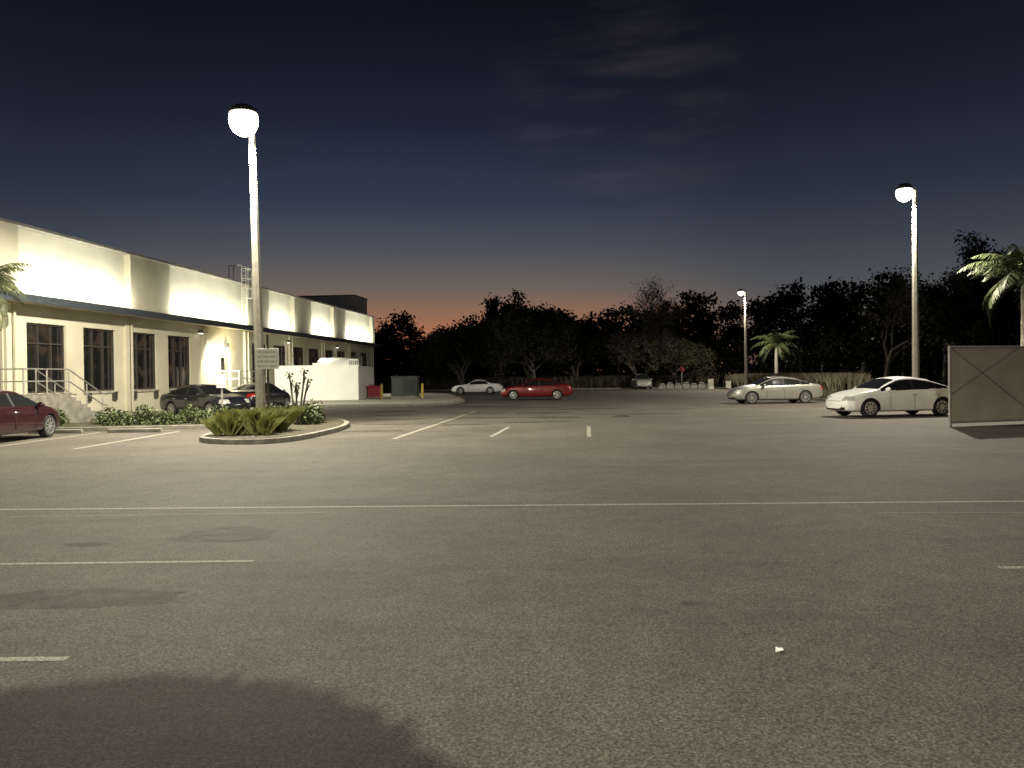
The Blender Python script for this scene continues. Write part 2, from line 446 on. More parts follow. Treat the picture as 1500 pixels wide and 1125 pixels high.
for row in range(3):
    s = rs.uniform(0, 2)
    while s < cum[-1]:
        x, y, h = pat(s); x2, y2, _ = pat(min(s + 1, cum[-1])); dx, dy = x2 - x, y2 - y; n = math.hypot(dx, dy) + 1e-6
        ox, oy = -dy / n, dx / n
        off = row * 3.2 + rs.uniform(-1, 1)
        cx, cy = x + ox * off, y + oy * off
        hh = h * rs.uniform(.80, 1.10) * (1 if row else .84)
        R = rs.uniform(1.6, 3.1)
        ncl = 36
        zc = rs.uniform(.03, 1, ncl) * hh
        t = zc / hh
        rr = R * np.sqrt(np.clip(1 - np.clip((t - .55) / .47, 0, 1) ** 2, 0.02, 1)) * rs.uniform(.3, 1, ncl)
        th = rs.uniform(0, 6.28, ncl)
        C = np.stack([cx + rr * np.cos(th), cy + rr * np.sin(th), zc], 1)
        cen = np.repeat(C, 38, axis=0) + rs.normal(size=(ncl * 38, 3)) * np.array([.5, .5, .38])
        cen = cen[cen[:, 2] > .05]
        mb.arr(leafq(rs, cen, .25), 0)
        mb.tube([(cx, cy, 0), (cx + .2, cy, hh * .4), (cx, cy + .1, hh * .75)], [.2, .14, .05], 5, 1, cap=False)
        s += rs.uniform(2.0, 3.4)
mb.build('distant_tree_line', ['leaf_dark', 'bark'])

tree('oak_tree', (-5.4, 92, 0), 7.8, 3, .85, 50, .15, .45, 'leaf_lit', 'bark_pale', stems=3, trunk=.25)
tree('oak_tree', (2.6, 90, 0), 9.8, 5, .9, 50, .15, .5, 'leaf_lit', 'bark_pale', stems=3, trunk=.24)
tree('oak_tree', (7.6, 93, 0), 8.2, 8, .85, 45, .16, .5, 'leaf', stems=2, trunk=.25)
tree('young_tree', (14.2, 91, 0), 6.8, 12, .8, 9, .13, .3, 'leaf_lit', 'bark_pale', stems=2, trunk=.3)
tree('young_tree', (18.5, 91, 0), 5.4, 13, .8, 12, .13, .3, 'leaf_lit', 'bark_pale', stems=2, trunk=.3)
tree('bare_tree', (16.4, 97, 0), 13.6, 21, .72, 2, .10, .4, 'leaf_pale', 'bark_pale', maxd=5, trunk=.3, kids=4, r0=.26)
tree('bare_tree', (38.5, 71, 0), 11.6, 22, .7, 5, .13, .4, 'leaf_pale', 'bark', maxd=5, trunk=.28)
tree('bare_tree', (35.2, 76, 0), 10.8, 23, .75, 5, .13, .4, 'leaf_pale', 'bark', maxd=5, trunk=.28)
tree('pine_tree', (41.2, 68.5, 0), 13.4, 31, .8, 60, .16, .45, 'leaf', trunk=.45, maxd=4)
palm('palm_tree', (26.6, 81, 0), 4.3, 2.2, 5, 24)
palm('palm_tree', (21.7, 34, 0), 5.4, 2.1, 9, 34, tr=.17)
palm('palm_tree', (-16.85, 25.6, 0.1), 4.3, 1.35, 7, 30, tr=.13)

def grassfield(name, poly, n, h, w, matn, seed, lean=.3, z0=0.0, tufts=None):
    rs = np.random.RandomState(seed)
    P = np.array(poly)
    seg = np.sqrt(((P[1:, :2] - P[:-1, :2]) ** 2).sum(1)); cu = np.concatenate([[0], np.cumsum(seg)])
    def samp(n):
        s = rs.uniform(0, cu[-1], n)
        x = np.interp(s, cu, P[:, 0]); y = np.interp(s, cu, P[:, 1]); hw = np.interp(s, cu, P[:, 2])
        return x + rs.uniform(-1, 1, n) * hw, y + rs.uniform(-1, 1, n) * hw
    x, y = samp(n); th = rs.uniform(0, 6.28, n)
    H = h * rs.uniform(.5, 1.1, n)
    if tufts:
        tx, ty = samp(tufts); ts = rs.uniform(.55, 1.2, tufts); i = rs.randint(0, tufts, n)
        x = tx[i] + np.cos(th) * .05 + rs.normal(size=n) * .03; y = ty[i] + np.sin(th) * .05 + rs.normal(size=n) * .03; H = H * ts[i]
    dx = np.cos(th); dy = np.sin(th); ln = lean * H * rs.uniform(.1, 1, n)
    b0 = np.stack([x - dy * w, y + dx * w, np.full(n, z0)], 1); b1 = np.stack([x + dy * w, y - dx * w, np.full(n, z0)], 1)
    m0 = np.stack([x - dy * w * .8 + dx * ln * .4, y + dx * w * .8 + dy * ln * .4, z0 + H * .72], 1)
    m1 = np.stack([x + dy * w * .8 + dx * ln * .4, y - dx * w * .8 + dy * ln * .4, z0 + H * .72], 1)
    t = np.stack([x + dx * ln * 1.2, y + dy * ln * 1.2, z0 + H * (1 if not tufts else .88)], 1)
    mb = MB(); mb.arr(np.stack([b0, b1, m1, t, m0], 1)); return mb.build(name, [matn])
grassfield('tall_grass', [(19.5, 48, 1.2), (22, 55, 1.8), (24, 66, 2), (25, 86, 2)], 22000, 1.5, .02, 'dry', 3, z0=-.03)
grassfield('tall_grass', [(-30, 96, 2.5), (-8, 96, 2.5), (22, 93, 1.5)], 20000, 1.5, .03, 'dry', 4, z0=-.03)
grassfield('ornamental_grass', [(-7.75, 21.9, .25), (-6.75, 21.7, .3), (-6.75, 23.4, .45), (-7.6, 24.2, .45)], 1900, .66, .009, 'liri', 6, .85, .13, tufts=26)

rs = np.random.RandomState(2); mb = MB()
x = -22.5
while x < -9.6:
    y = 27.6 + rs.uniform(-.4, .4); R = rs.uniform(.34, .52); Hh = rs.uniform(.40, .66)
    if rs.rand() < .94:
        n = 620
        d = rs.normal(size=(n, 3)); d /= np.linalg.norm(d, axis=1, keepdims=True); d[:, 2] = np.abs(d[:, 2])
        c = np.array([x, y, .15]) + d * np.array([R, R, Hh]) * rs.uniform(.5, 1.15, size=(n, 1))
        mb.arr(leafq(rs, c, .055), 0)
        for q in range(4): mb.tube([(x, y, .1), (x + rs.uniform(-.2, .2), y + rs.uniform(-.2, .2), .4)], .015, 4, 1)
    x += rs.uniform(.62, .95)
for (x, y, R, Hh) in [(-8.5, 28.6, .45, .55), (-8.2, 29.3, .4, .5), (-8.3, 26.8, .4, .55), (-7.6, 28.0, .4, .55), (-6.7, 26.3, .38, .6), (-6.6, 26.9, .36, .75)]:
    n = 600
    d = rs.normal(size=(n, 3)); d /= np.linalg.norm(d, axis=1, keepdims=True); d[:, 2] = np.abs(d[:, 2])
    c = np.array([x, y, .15]) + d * np.array([R, R, Hh]) * rs.uniform(.45, 1.12, size=(n, 1))
    mb.arr(leafq(rs, c, .055), 0)
mb.build('hedge', ['hedge', 'bark'])
mb = MB(); rng = random.Random(5)
for (dx, dy, hh) in [(-.25, .1, 1.65), (.02, -.1, 1.35), (.22, .1, 1.75), (.38, -.1, 1.45), (-.08, .2, 1.2)]:
    pts = [(0, 0, 0), (dx * .5, dy * .5, hh * .35), (dx * .8, dy, hh * .7), (dx * 1.05, dy, hh)]
    mb.tube(pts, [.04, .036, .03, .026], 7, 0)
    mb.tube([pts[2], (pts[2][0] + rng.uniform(-.15, .15), pts[2][1], hh * .9)], [.026, .02], 6, 0)
    c = np.array(pts[3]) + np.random.RandomState(3).normal(size=(14, 3)) * .06
    mb.arr(leafq(np.random.RandomState(4), c, .05), 1)
mb.build('plumeria_shrub', ['bark', 'hedge'], loc=(-6.95, 26.0, .13))

# ------------------------------------------------------------------ lamps
LIGHTC = (1.0, 0.90, 0.71)
def street_lamp(loc, head_dir, power, lean=0.0, h=9.7, arm=.6, lr=.36, soft=.2):
    e = empty('street_lamp', loc, 0); e.rotation_euler = (0, lean, 0)
    mb = MB()
    mb.tube([(0, 0, -.1), (0, 0, 3), (0, 0, 6.5), (0, 0, h)], [.165, .15, .125, .095], 8, 0)
    mb.build('pole', ['pole'], e)
    mb = MB(); mb.lathe_z((0, 0, 0), [(.30, 0), (.30, .16), (.24, .2), (0, .2)], 8); mb.build('base', ['kerb'], e)
    d = Vector((head_dir[0], head_dir[1], 0)).normalized()
    R = Matrix.Rotation(math.atan2(d.y, d.x), 3, 'Z')
    c = d * arm
    mb = MB()
    mb.box((d.x * arm * .3, d.y * arm * .3, h + .08), (arm * .8, .07, .09), 0, R)
    mb.lathe_z((c.x, c.y, h), [(0, .27), (lr * .6, .25), (lr * .95, .15), (lr * 1.0, .03), (lr * .9, .0)], 24, 0)
    mb.build('lamp_head', ['fixture'], e)
    mb = MB()
    prof = [(lr * math.cos(a), -lr * 1.12 * math.sin(a)) for a in [rad(q) for q in range(-24, 91, 6)]]  # globe oversized; the lamp's glare is put into its shape
    mb.lathe_z((c.x, c.y, h - lr * .42), prof, 28, 0)
    mb.build('lens', ['lens'], e, smooth=True)
    ld = bpy.data.lights.new('lamp_light', 'SPOT'); ld.energy = power; ld.color = LIGHTC; ld.shadow_soft_size = soft
    ld.spot_size = rad(174); ld.spot_blend = .32
    lo = bpy.data.objects.new('lamp_light', ld); S.collection.objects.link(lo); lo.parent = e
    lo.location = (c.x, c.y, h - lr * 1.56 - soft - .02)
    return e
street_lamp((-7.95, 25.5, .13), (-.18, -1), 17500, lean=-rad(1.0), arm=.5, lr=.44)
street_lamp((18.0, 35.9, -.03), (-1, -.15), 10500, arm=.5, lr=.34)
street_lamp((22.1, 76, -.03), (-1, -.1), 6500, h=9.3, arm=.45, lr=.24)
street_lamp((-3.9, -14.0, 0), (-1, 0), 33000, arm=.7, lr=.3, soft=.08)
rs = np.random.RandomState(9); mb = MB()
mb.tube([(0, 0, 0), (.03, 0, 1.2), (0, .05, 2.0), (0, 0, 2.6)], [.09, .07, .05, .03], 8, 0)
for i in range(12):
    a = i * .63; mb.tube([(0, 0, 1.6 + .06 * i), (.5 * math.cos(a), .5 * math.sin(a), 2.1 + .05 * i), (1.1 * math.cos(a), 1.1 * math.sin(a), 2.4 + .03 * i)], [.03, .02, .01], 5, 0)
n = 26000
d = rs.normal(size=(n, 3)); d /= np.linalg.norm(d, axis=1, keepdims=True)
c = np.array([0, 0, 2.6]) + d * np.array([1.42, 1.3, .66]) * (rs.uniform(.2, 1, size=(n, 1)) ** .3)
mb.arr(leafq(rs, c, .07), 1)
mb.build('round_tree', ['bark', 'leaf'], loc=(-2.82, -2.7, 0))

# ------------------------------------------------------------------ building
ang = -math.atan(0.1017)
B = empty('warehouse_building', (-22, 0, 0), ang)
s0, s1 = 8.0, 80.4
wins = [10.5, 13.9, 17.4, 20.8, 24.3, 27.8, 31.45, 34.95, 38.45, 41.9, 52.2, 55.7, 59.2, 62.6, 66.1, 69.5, 73.0, 76.4]
WW = 2.35; Z0, Z1 = 1.18, 3.95
openings = [(w, w + WW, Z0, Z1, 'w') for w in wins] + [(47.8, 49.1, 1.18, 3.35, 'd')]
openings.sort()
mb = MB()
mb.bx(-.3, 0, s0, s1, 0, Z0)
mb.bx(-.3, 0, s0, s1, Z1, 4.9)
cur = s0
for (a, b_, z0, z1, t) in openings:
    mb.bx(-.3, 0, cur, a, Z0, Z1)
    if z1 < Z1: mb.bx(-.3, 0, a, b_, z1, Z1)
    cur = b_
mb.bx(-.3, 0, cur, s1, Z0, Z1)
mb.bx(-24, -.3, s1 - .3, s1, 0, 7.55)
mb.bx(-24, -.3, s0, s0 + .3, 0, 7.55)
mb.build('walls', ['wall'], B)
mb = MB()
for q in (15.2, 22.7, 30.2, 37.95, 45.5, 50.9, 58.4, 65.4, 72.3, 79.9):
    mb.bx(0.002, .13, q, q + .28, 0, 4.62)
    mb.bx(.132, .21, q + .34, q + .42, 0.2, 4.6)
mb.build('pilasters', ['wall'], B)
mf = MB(); mg = MB()
for w in wins:
    mg.bx(-.22, -.2, w, w + WW, Z0, Z1)
    for y0, y1 in ((w, w + .07), (w + WW - .07, w + WW)): mf.bx(-.198, -.1, y0, y1, Z0, Z1)
    for i in (1, 2): mf.bx(-.198, -.11, w + WW * i / 3 - .03, w + WW * i / 3 + .03, Z0 + .07, Z1 - .07)
    for z in (Z0, Z1 - .07): mf.bx(-.198, -.1, w + .07, w + WW - .07, z, z + .07)
    mf.bx(-.198, -.115, w + .07, w + WW - .07, Z0 + 1.95, Z0 + 2.01)
    for y in (w + .1, w + WW - .35): mf.bx(0.002, .12, y, y + .25, .75, 1.12)
mf.build('window_frames', ['frame'], B); mg.build('window_glass', ['bglass'], B)
mb = MB()
for w in wins: mb.bx(.002, .07, w - .08, w + WW + .08, Z0 - .1, Z0 - .005)
mb.build('window_sills', ['concrete'], B)
mb = MB(); mb.bx(-.2, -.14, 47.8, 49.1, 1.18, 3.35, 0); mb.bx(-.139, -.12, 48.1, 48.5, 2.2, 2.9, 1); mb.build('door', ['door', 'bglass'], B)
mb = MB(); mb.bx(.002, .16, 48.3, 48.6, 3.5, 3.8, 0); mb.bx(.03, .13, 48.33, 48.57, 3.42, 3.495, 1); mb.build('door_lamp', ['fixture', 'doorlight'], B)
ld = bpy.data.lights.new('door_lamp_light', 'POINT'); ld.energy = 90; ld.color = (1, .82, .42); ld.shadow_soft_size = .08
lo = bpy.data.objects.new('door_lamp_light', ld); S.collection.objects.link(lo); lo.parent = B; lo.location = (.4, 48.45, 3.3)
for q, pw in ((45.0, 3600), (57.9, 1200), (68.9, 1000)):
    mb = MB(); mb.bx(.14, .30, q - .15, q + .15, 4.2, 4.4, 0); mb.build('wall_pack', ['fixture'], B, bevel=.02)
    mb = MB(); mb.bx(.16, .28, q - .13, q + .13, 4.17, 4.198, 0); mb.build('wall_pack_lens', ['washer'], B)
    ld = bpy.data.lights.new('wall_pack_light', 'SPOT'); ld.energy = pw; ld.color = (1, .95, .78); ld.shadow_soft_size = .1; ld.spot_size = rad(150); ld.spot_blend = .6
    lo = bpy.data.objects.new('wall_pack_light', ld); S.collection.objects.link(lo); lo.parent = B; lo.location = (.75, q, 4.0)
    aim = Vector((.9, .9 if q < 50 else .2, -.75)); lo.rotation_euler = aim.to_track_quat('-Z', 'Y').to_euler()
mb = MB()
mb.bx(.0, .95, s0 - .3, s1 + .35, 4.66, 4.72, 1)
mb.bx(.953, 1.03, s0 - .3, s1 + .35, 4.60, 4.90, 0)
mb.bx(.0, .95, s0 - .3, s1 + .35, 4.723, 4.84, 0)
mb.build('canopy', ['fascia', 'wall'], B, bevel=.01)
bays = [(17.5, 27.0), (30.7, 38.1), (41.6, 51.0), (54.3, 58.9), (62.4, 67.8), (71.0, 79.6)]
mb = MB(); mb.bx(-.3, 0, s0, s1, 4.902, 7.55); mb.build('parapet', ['wallup'], B)
mb = MB(); cur = s0; piers = []
for a, b_ in bays + [(s1, s1)]:
    if a > cur: mb.bx(.002, .30, cur, a, 4.85, 7.55); piers.append((cur, a))
    cur = b_
mb.build('parapet_piers', ['wall'], B)
mb = MB(); mb.bx(-.36, .36, s0 - .05, s1 + .05, 7.552, 7.66); mb.build('coping', ['siding'], B)
mb = MB(); mb.bx(-23.7, -.31, s0 + .31, s1 - .31, 6.9, 7.0); mb.build('roof', ['roof'], B)
mb = MB(); mb.bx(-23.7, -1.2, s0 + .31, s1 - .31, 0, .9); mb.build('floor_slab', ['concrete'], B)
mb = MB()
mb.bx(-9.5, -.37, s1 - 4.5, s1 - .2, 7.665, 9.3, 0); mb.bx(-9.6, -.3, s1 - 4.6, s1 - .1, 9.302, 9.4, 1)
for i in range(30): mb.bx(-9.45 + i * .3, -9.40 + i * .3, s1 - 4.56, s1 - 4.502, 7.67, 9.29, 0)
mb.build('roof_penthouse', ['penthouse', 'fascia'], B)
def washers(a, b_, per_m, tilt):
    n_ = max(1, int(round((b_ - a) / 2.0)))
    for i in range(n_):
        c = a + (b_ - a) * (i + .5) / n_
        mb = MB(); mb.bx(.74, .86, c - .7, c + .7, 4.845, 4.90, 0); mb.build('wall_washer', ['fixture'], B)
        mb = MB(); mb.bx(.75, .85, c - .68, c + .68, 4.902, 4.91, 0); mb.build('wall_washer_lens', ['washer'], B)
    ld = bpy.data.lights.new('wall_washer_light', 'AREA'); ld.shape = 'RECTANGLE'; ld.size = .1; ld.size_y = b_ - a - .5
    ld.energy = per_m * (b_ - a); ld.color = (1.0, .95, .77)
    lo = bpy.data.objects.new('wall_washer_light', ld); S.collection.objects.link(lo); lo.parent = B
    lo.location = (.80, (a + b_) / 2, 4.95)
    lo.rotation_euler = (0, rad(180 - tilt), 0)
for a, b_ in bays: washers(a, b_, 40, 32)
# roof ladder cage
mb = MB()
for y in (49.7, 50.3):
    mb.tube([(.5, y, 4.9), (.5, y, 8.6)], .03, 6)
    mb.tube([(-.3, y, 8.6), (.5, y, 8.6)], .03, 6)
    mb.tube([(-.3, y, 7.65), (-.3, y, 8.6)], .03, 6)
for i in range(12): mb.tube([(.5, 49.7, 5.0 + i * .3), (.5, 50.3, 5.0 + i * .3)], .018, 5)
for z in (6.6, 7.2, 7.8, 8.4):
    pts = [(.5 + .55 * math.sin(t), 50 - .36 * math.cos(t), z) for t in [math.pi * j / 8 for j in range(9)]]
    mb.tube(pts, .02, 5)
for t in [math.pi * j / 4 for j in range(1, 4)]:
    mb.tube([(.5 + .55 * math.sin(t), 50 - .36 * math.cos(t), 6.6), (.5 + .55 * math.sin(t), 50 - .36 * math.cos(t), 8.6)], .018, 5)
mb.build('roof_ladder', ['white'], B)
def stairs(yl0, yl1, down, x0, x1, name):
    mb = MB(); H = 1.15
    mb.bx(x0, x1, yl0, yl1, 0, H, 0)
    n_ = 7; rn = .3
    for i in range(n_):
        z = H * (1 - (i + 1) / (n_ + 1))
        mb.bx(x0, x1, yl1 + i * rn + .002, yl1 + (i + 1) * rn, 0, z, 0)
    ye = yl1 + n_ * rn
    for x in (x0 + .06, x1 - .06):
        for hz in (.5, .95):
            pl = [(x, yl0 + .06, H + hz), (x, yl1 - .05, H + hz), (x, ye, .15 + hz), (x, ye + .3, .12 + hz)]
            if x < x0 + .1: pl = pl[1:]
            mb.tube(pl, .028, 6, 1)
        for y, z in ([(yl0 + .06, H)] if x > x0 + .1 else []) + [((yl0 + yl1) / 2, H)] * (x > x0 + .1) + [(yl1 - .05, H), ((yl1 + ye) / 2, H * .5), (ye, .05)]:
            mb.tube([(x, y, z), (x, y, z + .95)], .028, 6, 1)
    for hz in (.5, .95): mb.tube([(x0 + .06, yl0 + .06, H + hz), (x1 - .06, yl0 + .06, H + hz)], .028, 6, 1)
    mb.build(name, ['kerb', 'rail'], B)
stairs(29.0, 31.6, 1, .22, 1.7, 'stairs')
stairs(46.6, 49.6, 1, .22, 1.7, 'stairs')
stairs(68.6, 71.5, 1, .22, 1.7, 'stairs')
# ------------------------------------------------------------------ service yard
e = empty('white_screen_wall', (0, 0, 0))
mb = MB(); mb.bx(-15.9, -10.3, 54, 54.25, .12, 2.42); mb.bx(-10.55, -10.3, 54.252, 60.0, .12, 2.42); mb.build('wall', ['white'], e)
mb = MB(); mb.bx(-15.9, -10.24, 53.94, 54.31, 2.422, 2.49); mb.build('cap', ['white'], e)
mb = MB()
mb.lathe_y((0, 0, 0), [(0, -1.4), (.3, -1.38), (.5, -1.2), (.52, 0), (.5, 1.2), (.3, 1.38), (0, 1.4)], 20)
o = mb.build('air_handler_tank', ['white'], None, True, loc=(-12.4, 57.5, 2.55), rot=(0, 0, rad(90)))
mb = MB()
mb.bx(-14, -10.8, 56.8, 58.2, .13, 2.0, 0); mb.bx(-11.5, -10.8, 56.8, 58.2, 2.003, 2.95, 1); mb.bx(-14.1, -13.5, 57, 58, 2.003, 2.7, 1)
for i in range(5): mb.bx(-11.45 + i * .13, -11.38 + i * .13, 56.77, 56.799, 2.1, 2.85, 0)
mb.tube([(-11.2, 57, 2.95), (-11.2, 57, 3.15), (-10.6, 57, 3.15), (-10.6, 57, .2)], .06, 8, 0)
mb.build('air_handler_unit', ['tgreen', 'rail'], bevel=.02)
mb = MB()
mb.bx(-8.55, -6.65, 56.6, 58.2, .13, .28, 2)
mb.bx(-8.5, -6.7, 56.7, 58.1, .28, 1.6, 0); mb.bx(-8.56, -6.64, 56.62, 58.16, 1.6, 1.7, 0)
mb.bx(-8.45, -7.7, 56.66, 56.697, .4, 1.5, 1)
for i in range(8): mb.bx(-7.6, -6.8, 56.66, 56.697, .45 + i * .13, .52 + i * .13, 3)
mb.build('transformer_cabinet', ['tgreen', 'tgreen', 'kerb', 'dark'], bevel=.02)
for x in (-9.1, -6.25):
    mb = MB(); mb.lathe_z((0, 0, 0), [(.085, 0), (.085, .98), (.06, 1.04), (0, 1.06)], 14); mb.build('bollard', ['yellow'], None, True, loc=(x, 56.2, .13))
mb = MB(); mb.prism([(-.45, -.4), (.45, -.4), (.45, .4), (-.45, .4)], .12, .8); mb.box((0, 0, .85), (.98, .9, .1)); mb.box((0, -.46, .35), (.7, .05, .1)); mb.box((-.2, .0, .93), (.35, .7, .05))
mb.build('recycling_skip', ['red'], loc=(-9.75, 57.3, .13), bevel=.03)

mb = MB()
for i in range(7):
    x = 15.8 + i * .85
    mb.prism([(x, 86.6), (x + .75, 86.6), (x + .75, 87), (x, 87)], 0, .40 + .12 * (i % 2)); mb.box((x + .37, 86.8, .52 + .12 * (i % 2)), (.5, .22, .12))
mb.build('concrete_barrier', ['kerb'])
mb = MB(); mb.bx(-.3, .3, -.25, .25, 0, .1, 0); mb.bx(-.26, .26, -.2, .2, .1, .95, 0); mb.bx(-.3, .3, -.24, .24, .95, 1.02, 0); mb.bx(-.2, .2, -.215, -.201, .3, .8, 1)
mb.build('utility_box', ['concrete', 'siding'], loc=(20.7, 84, 0))
mb = MB(); mb.bx(-.3, .3, -.25, .25, 0, .1, 0); mb.bx(-.26, .26, -.2, .2, .1, .75, 0); mb.bx(-.3, .3, -.24, .24, .75, .82, 0)
mb.build('utility_box', ['concrete'], loc=(22.4, 83.5, -.03))
e = empty('stop_sign', (18.6, 88.2, 0))
mb = MB(); mb.tube([(0, 0, 0), (0, 0, 2.4)], .03, 6); mb.build('post', ['rail'], e)
mb = MB(); pts = [(.3 * math.cos(rad(22.5 + 45 * i)), .3 * math.sin(rad(22.5 + 45 * i))) for i in range(8)]
mb.poly([(a, -.04, 2.1 + b) for a, b in pts]); mb.poly([(a, -.036, 2.1 + b) for a, b in pts][::-1]); mb.build('plate', ['red'], e)

def sign(name, loc, w, h, zc, ph, lines, tsize):
    e = empty(name, loc)
    mb = MB(); mb.tube([(0, 0, 0), (0, 0, ph)], .035, 8); mb.build('post', ['bark' if ph > 2.5 else 'rail'], e)
    mb = MB(); mb.bx(-w / 2, w / 2, -.06, -.042, zc - h / 2, zc + h / 2); mb.build('plate', ['sign'], e, bevel=.004)
    for i, t in enumerate(lines):
        cu = bpy.data.curves.new('text', 'FONT'); cu.body = t; cu.size = tsize; cu.align_x = 'CENTER'; cu.extrude = .001
        o = bpy.data.objects.new('lettering', cu); S.collection.objects.link(o); o.parent = e
        o.location = (0, -.063, zc + h / 2 - (i + 1.0) * h / (len(lines) + .35)); o.rotation_euler = (rad(90), 0, 0)
        cu.materials.append(M['signtext'])
sign('parking_sign', (-7.45, 24.6, .13), .72, .62, 2.12, 2.85, ['NO PARKING', 'IN THIS AREA', 'FOR DELIVERY', 'TRUCKS ONLY'], .092)
sign('parking_sign', (-9.8, 27.2, .13), .32, .45, 1.45, 1.7, ['P', 'ONLY'], .11)

for x in (-11.9, -14.4):
    mb = MB(); mb.prism([(-.85, -.09), (.85, -.09), (.8, .09), (-.8, .09)], 0, .12); mb.build('wheel_stop', ['kerb'], loc=(x, 25.4, 0), bevel=.02)

A = Vector((12.75, 23.5)); Bp = Vector((18.3, 25.2)); d = Bp - A; Ln = d.length
e = empty('gate_enclosure', (A.x, A.y, 0), math.atan2(d.y, d.x))
mb = MB(); mb.bx(.05, Ln, -.012, .012, .12, 2.30); mb.bx(Ln - .01, Ln + .015, .02, 4, .1, 2.3); mb.build('panel', ['lattice'], e)
mb = MB()
for x in (.03, 3.45, Ln): mb.tube([(x, 0, 0), (x, 0, 2.36)], .045, 8)
for z in (.12, 2.32): mb.tube([(.03, -.02, z), (Ln, -.02, z)], .032, 8)
mb.tube([(.05, -.035, 2.3), (3.4, -.035, .15)], .016, 6); mb.tube([(.05, -.05, .95), (2.6, -.05, 2.3)], .012, 6)
mb.tube([(Ln, 4, 0), (Ln, 4, 2.36)], .045, 8); mb.tube([(Ln, 0, 2.32), (Ln, 4, 2.32)], .03, 8)
mb.build('frame', ['siding'], e)

# ------------------------------------------------------------------ cars
def carpaint(name, col, metal=.3, rough=.3):
    m = mat(name, col, rough, .05, 2.0, metal=metal, coat=.7)
    return m
cglass, nt, b_ = newmat('car_glass'); b_.inputs['Base Color'].default_value = (.012, .013, .014, 1); b_.inputs['Roughness'].default_value = .05
hl, nt, b_ = newmat('headlamp'); b_.inputs['Base Color'].default_value = (.45, .45, .43, 1); b_.inputs['Roughness'].default_value = .15; b_.inputs['Metallic'].default_value = .2
tl, nt, b_ = newmat('tail_lamp'); b_.inputs['Base Color'].default_value = (.35, .01, .01, 1); b_.inputs['Roughness'].default_value = .15
rim = mat('alloy_rim', (.5, .5, .5), .3, .05, metal=.8); tyre = mat('tyre', (.015, .015, .015), .9, .1)

PROFILES = {
 'sedan': dict(
  zt=[(-.5, .60), (-.492, .80), (-.475, .98), (-.44, 1.03), (-.365, 1.06), (-.28, 1.22), (-.19, 1.37), (-.08, 1.445), (.0, 1.45), (.07, 1.41), (.16, 1.22), (.245, 1.00), (.34, .93), (.42, .84), (.47, .74), (.492, .62), (.5, .5)],
  zb=[(-.5, .58), (-.48, .86), (-.44, .93), (-.36, .96), (-.1, .945), (.1, .915), (.24, .885), (.36, .82), (.44, .73), (.48, .62), (.5, .48)],
  side=(-.33, .215), wind=(.082, .238), rear=(-.352, -.20), pil=[(-.045, .022), (-.235, .012)]),
 'coupe': dict(
  zt=[(-.5, .58), (-.49, .76), (-.47, .90), (-.40, .96), (-.30, .99), (-.24, 1.10), (-.17, 1.26), (-.08, 1.33), (.0, 1.33), (.06, 1.27), (.13, 1.10), (.19, .93), (.3, .88), (.42, .80), (.47, .70), (.492, .6), (.5, .48)],
  zb=[(-.5, .56), (-.48, .80), (-.44, .87), (-.3, .90), (0, .87), (.2, .84), (.36, .79), (.44, .70), (.48, .6), (.5, .46)],
  side=(-.22, .165), wind=(.07, .18), rear=(-.27, -.17), pil=[(-.1, .02)]),
 'suv': dict(
  zt=[(-.5, .60), (-.492, 1.0), (-.47, 1.30), (-.43, 1.55), (-.36, 1.64), (-.1, 1.68), (.04, 1.66), (.12, 1.52), (.20, 1.22), (.25, 1.08), (.36, 1.03), (.44, .95), (.48, .8), (.495, .62), (.5, .5)],
  zb=[(-.5, .58), (-.485, .9), (-.46, 1.0), (-.1, 1.0), (.2, .98), (.36, .93), (.45, .82), (.485, .65), (.5, .48)],
  side=(-.44, .2), wind=(.09, .245), rear=(-.497, -.44), pil=[(-.05, .02), (-.28, .02)]),
}
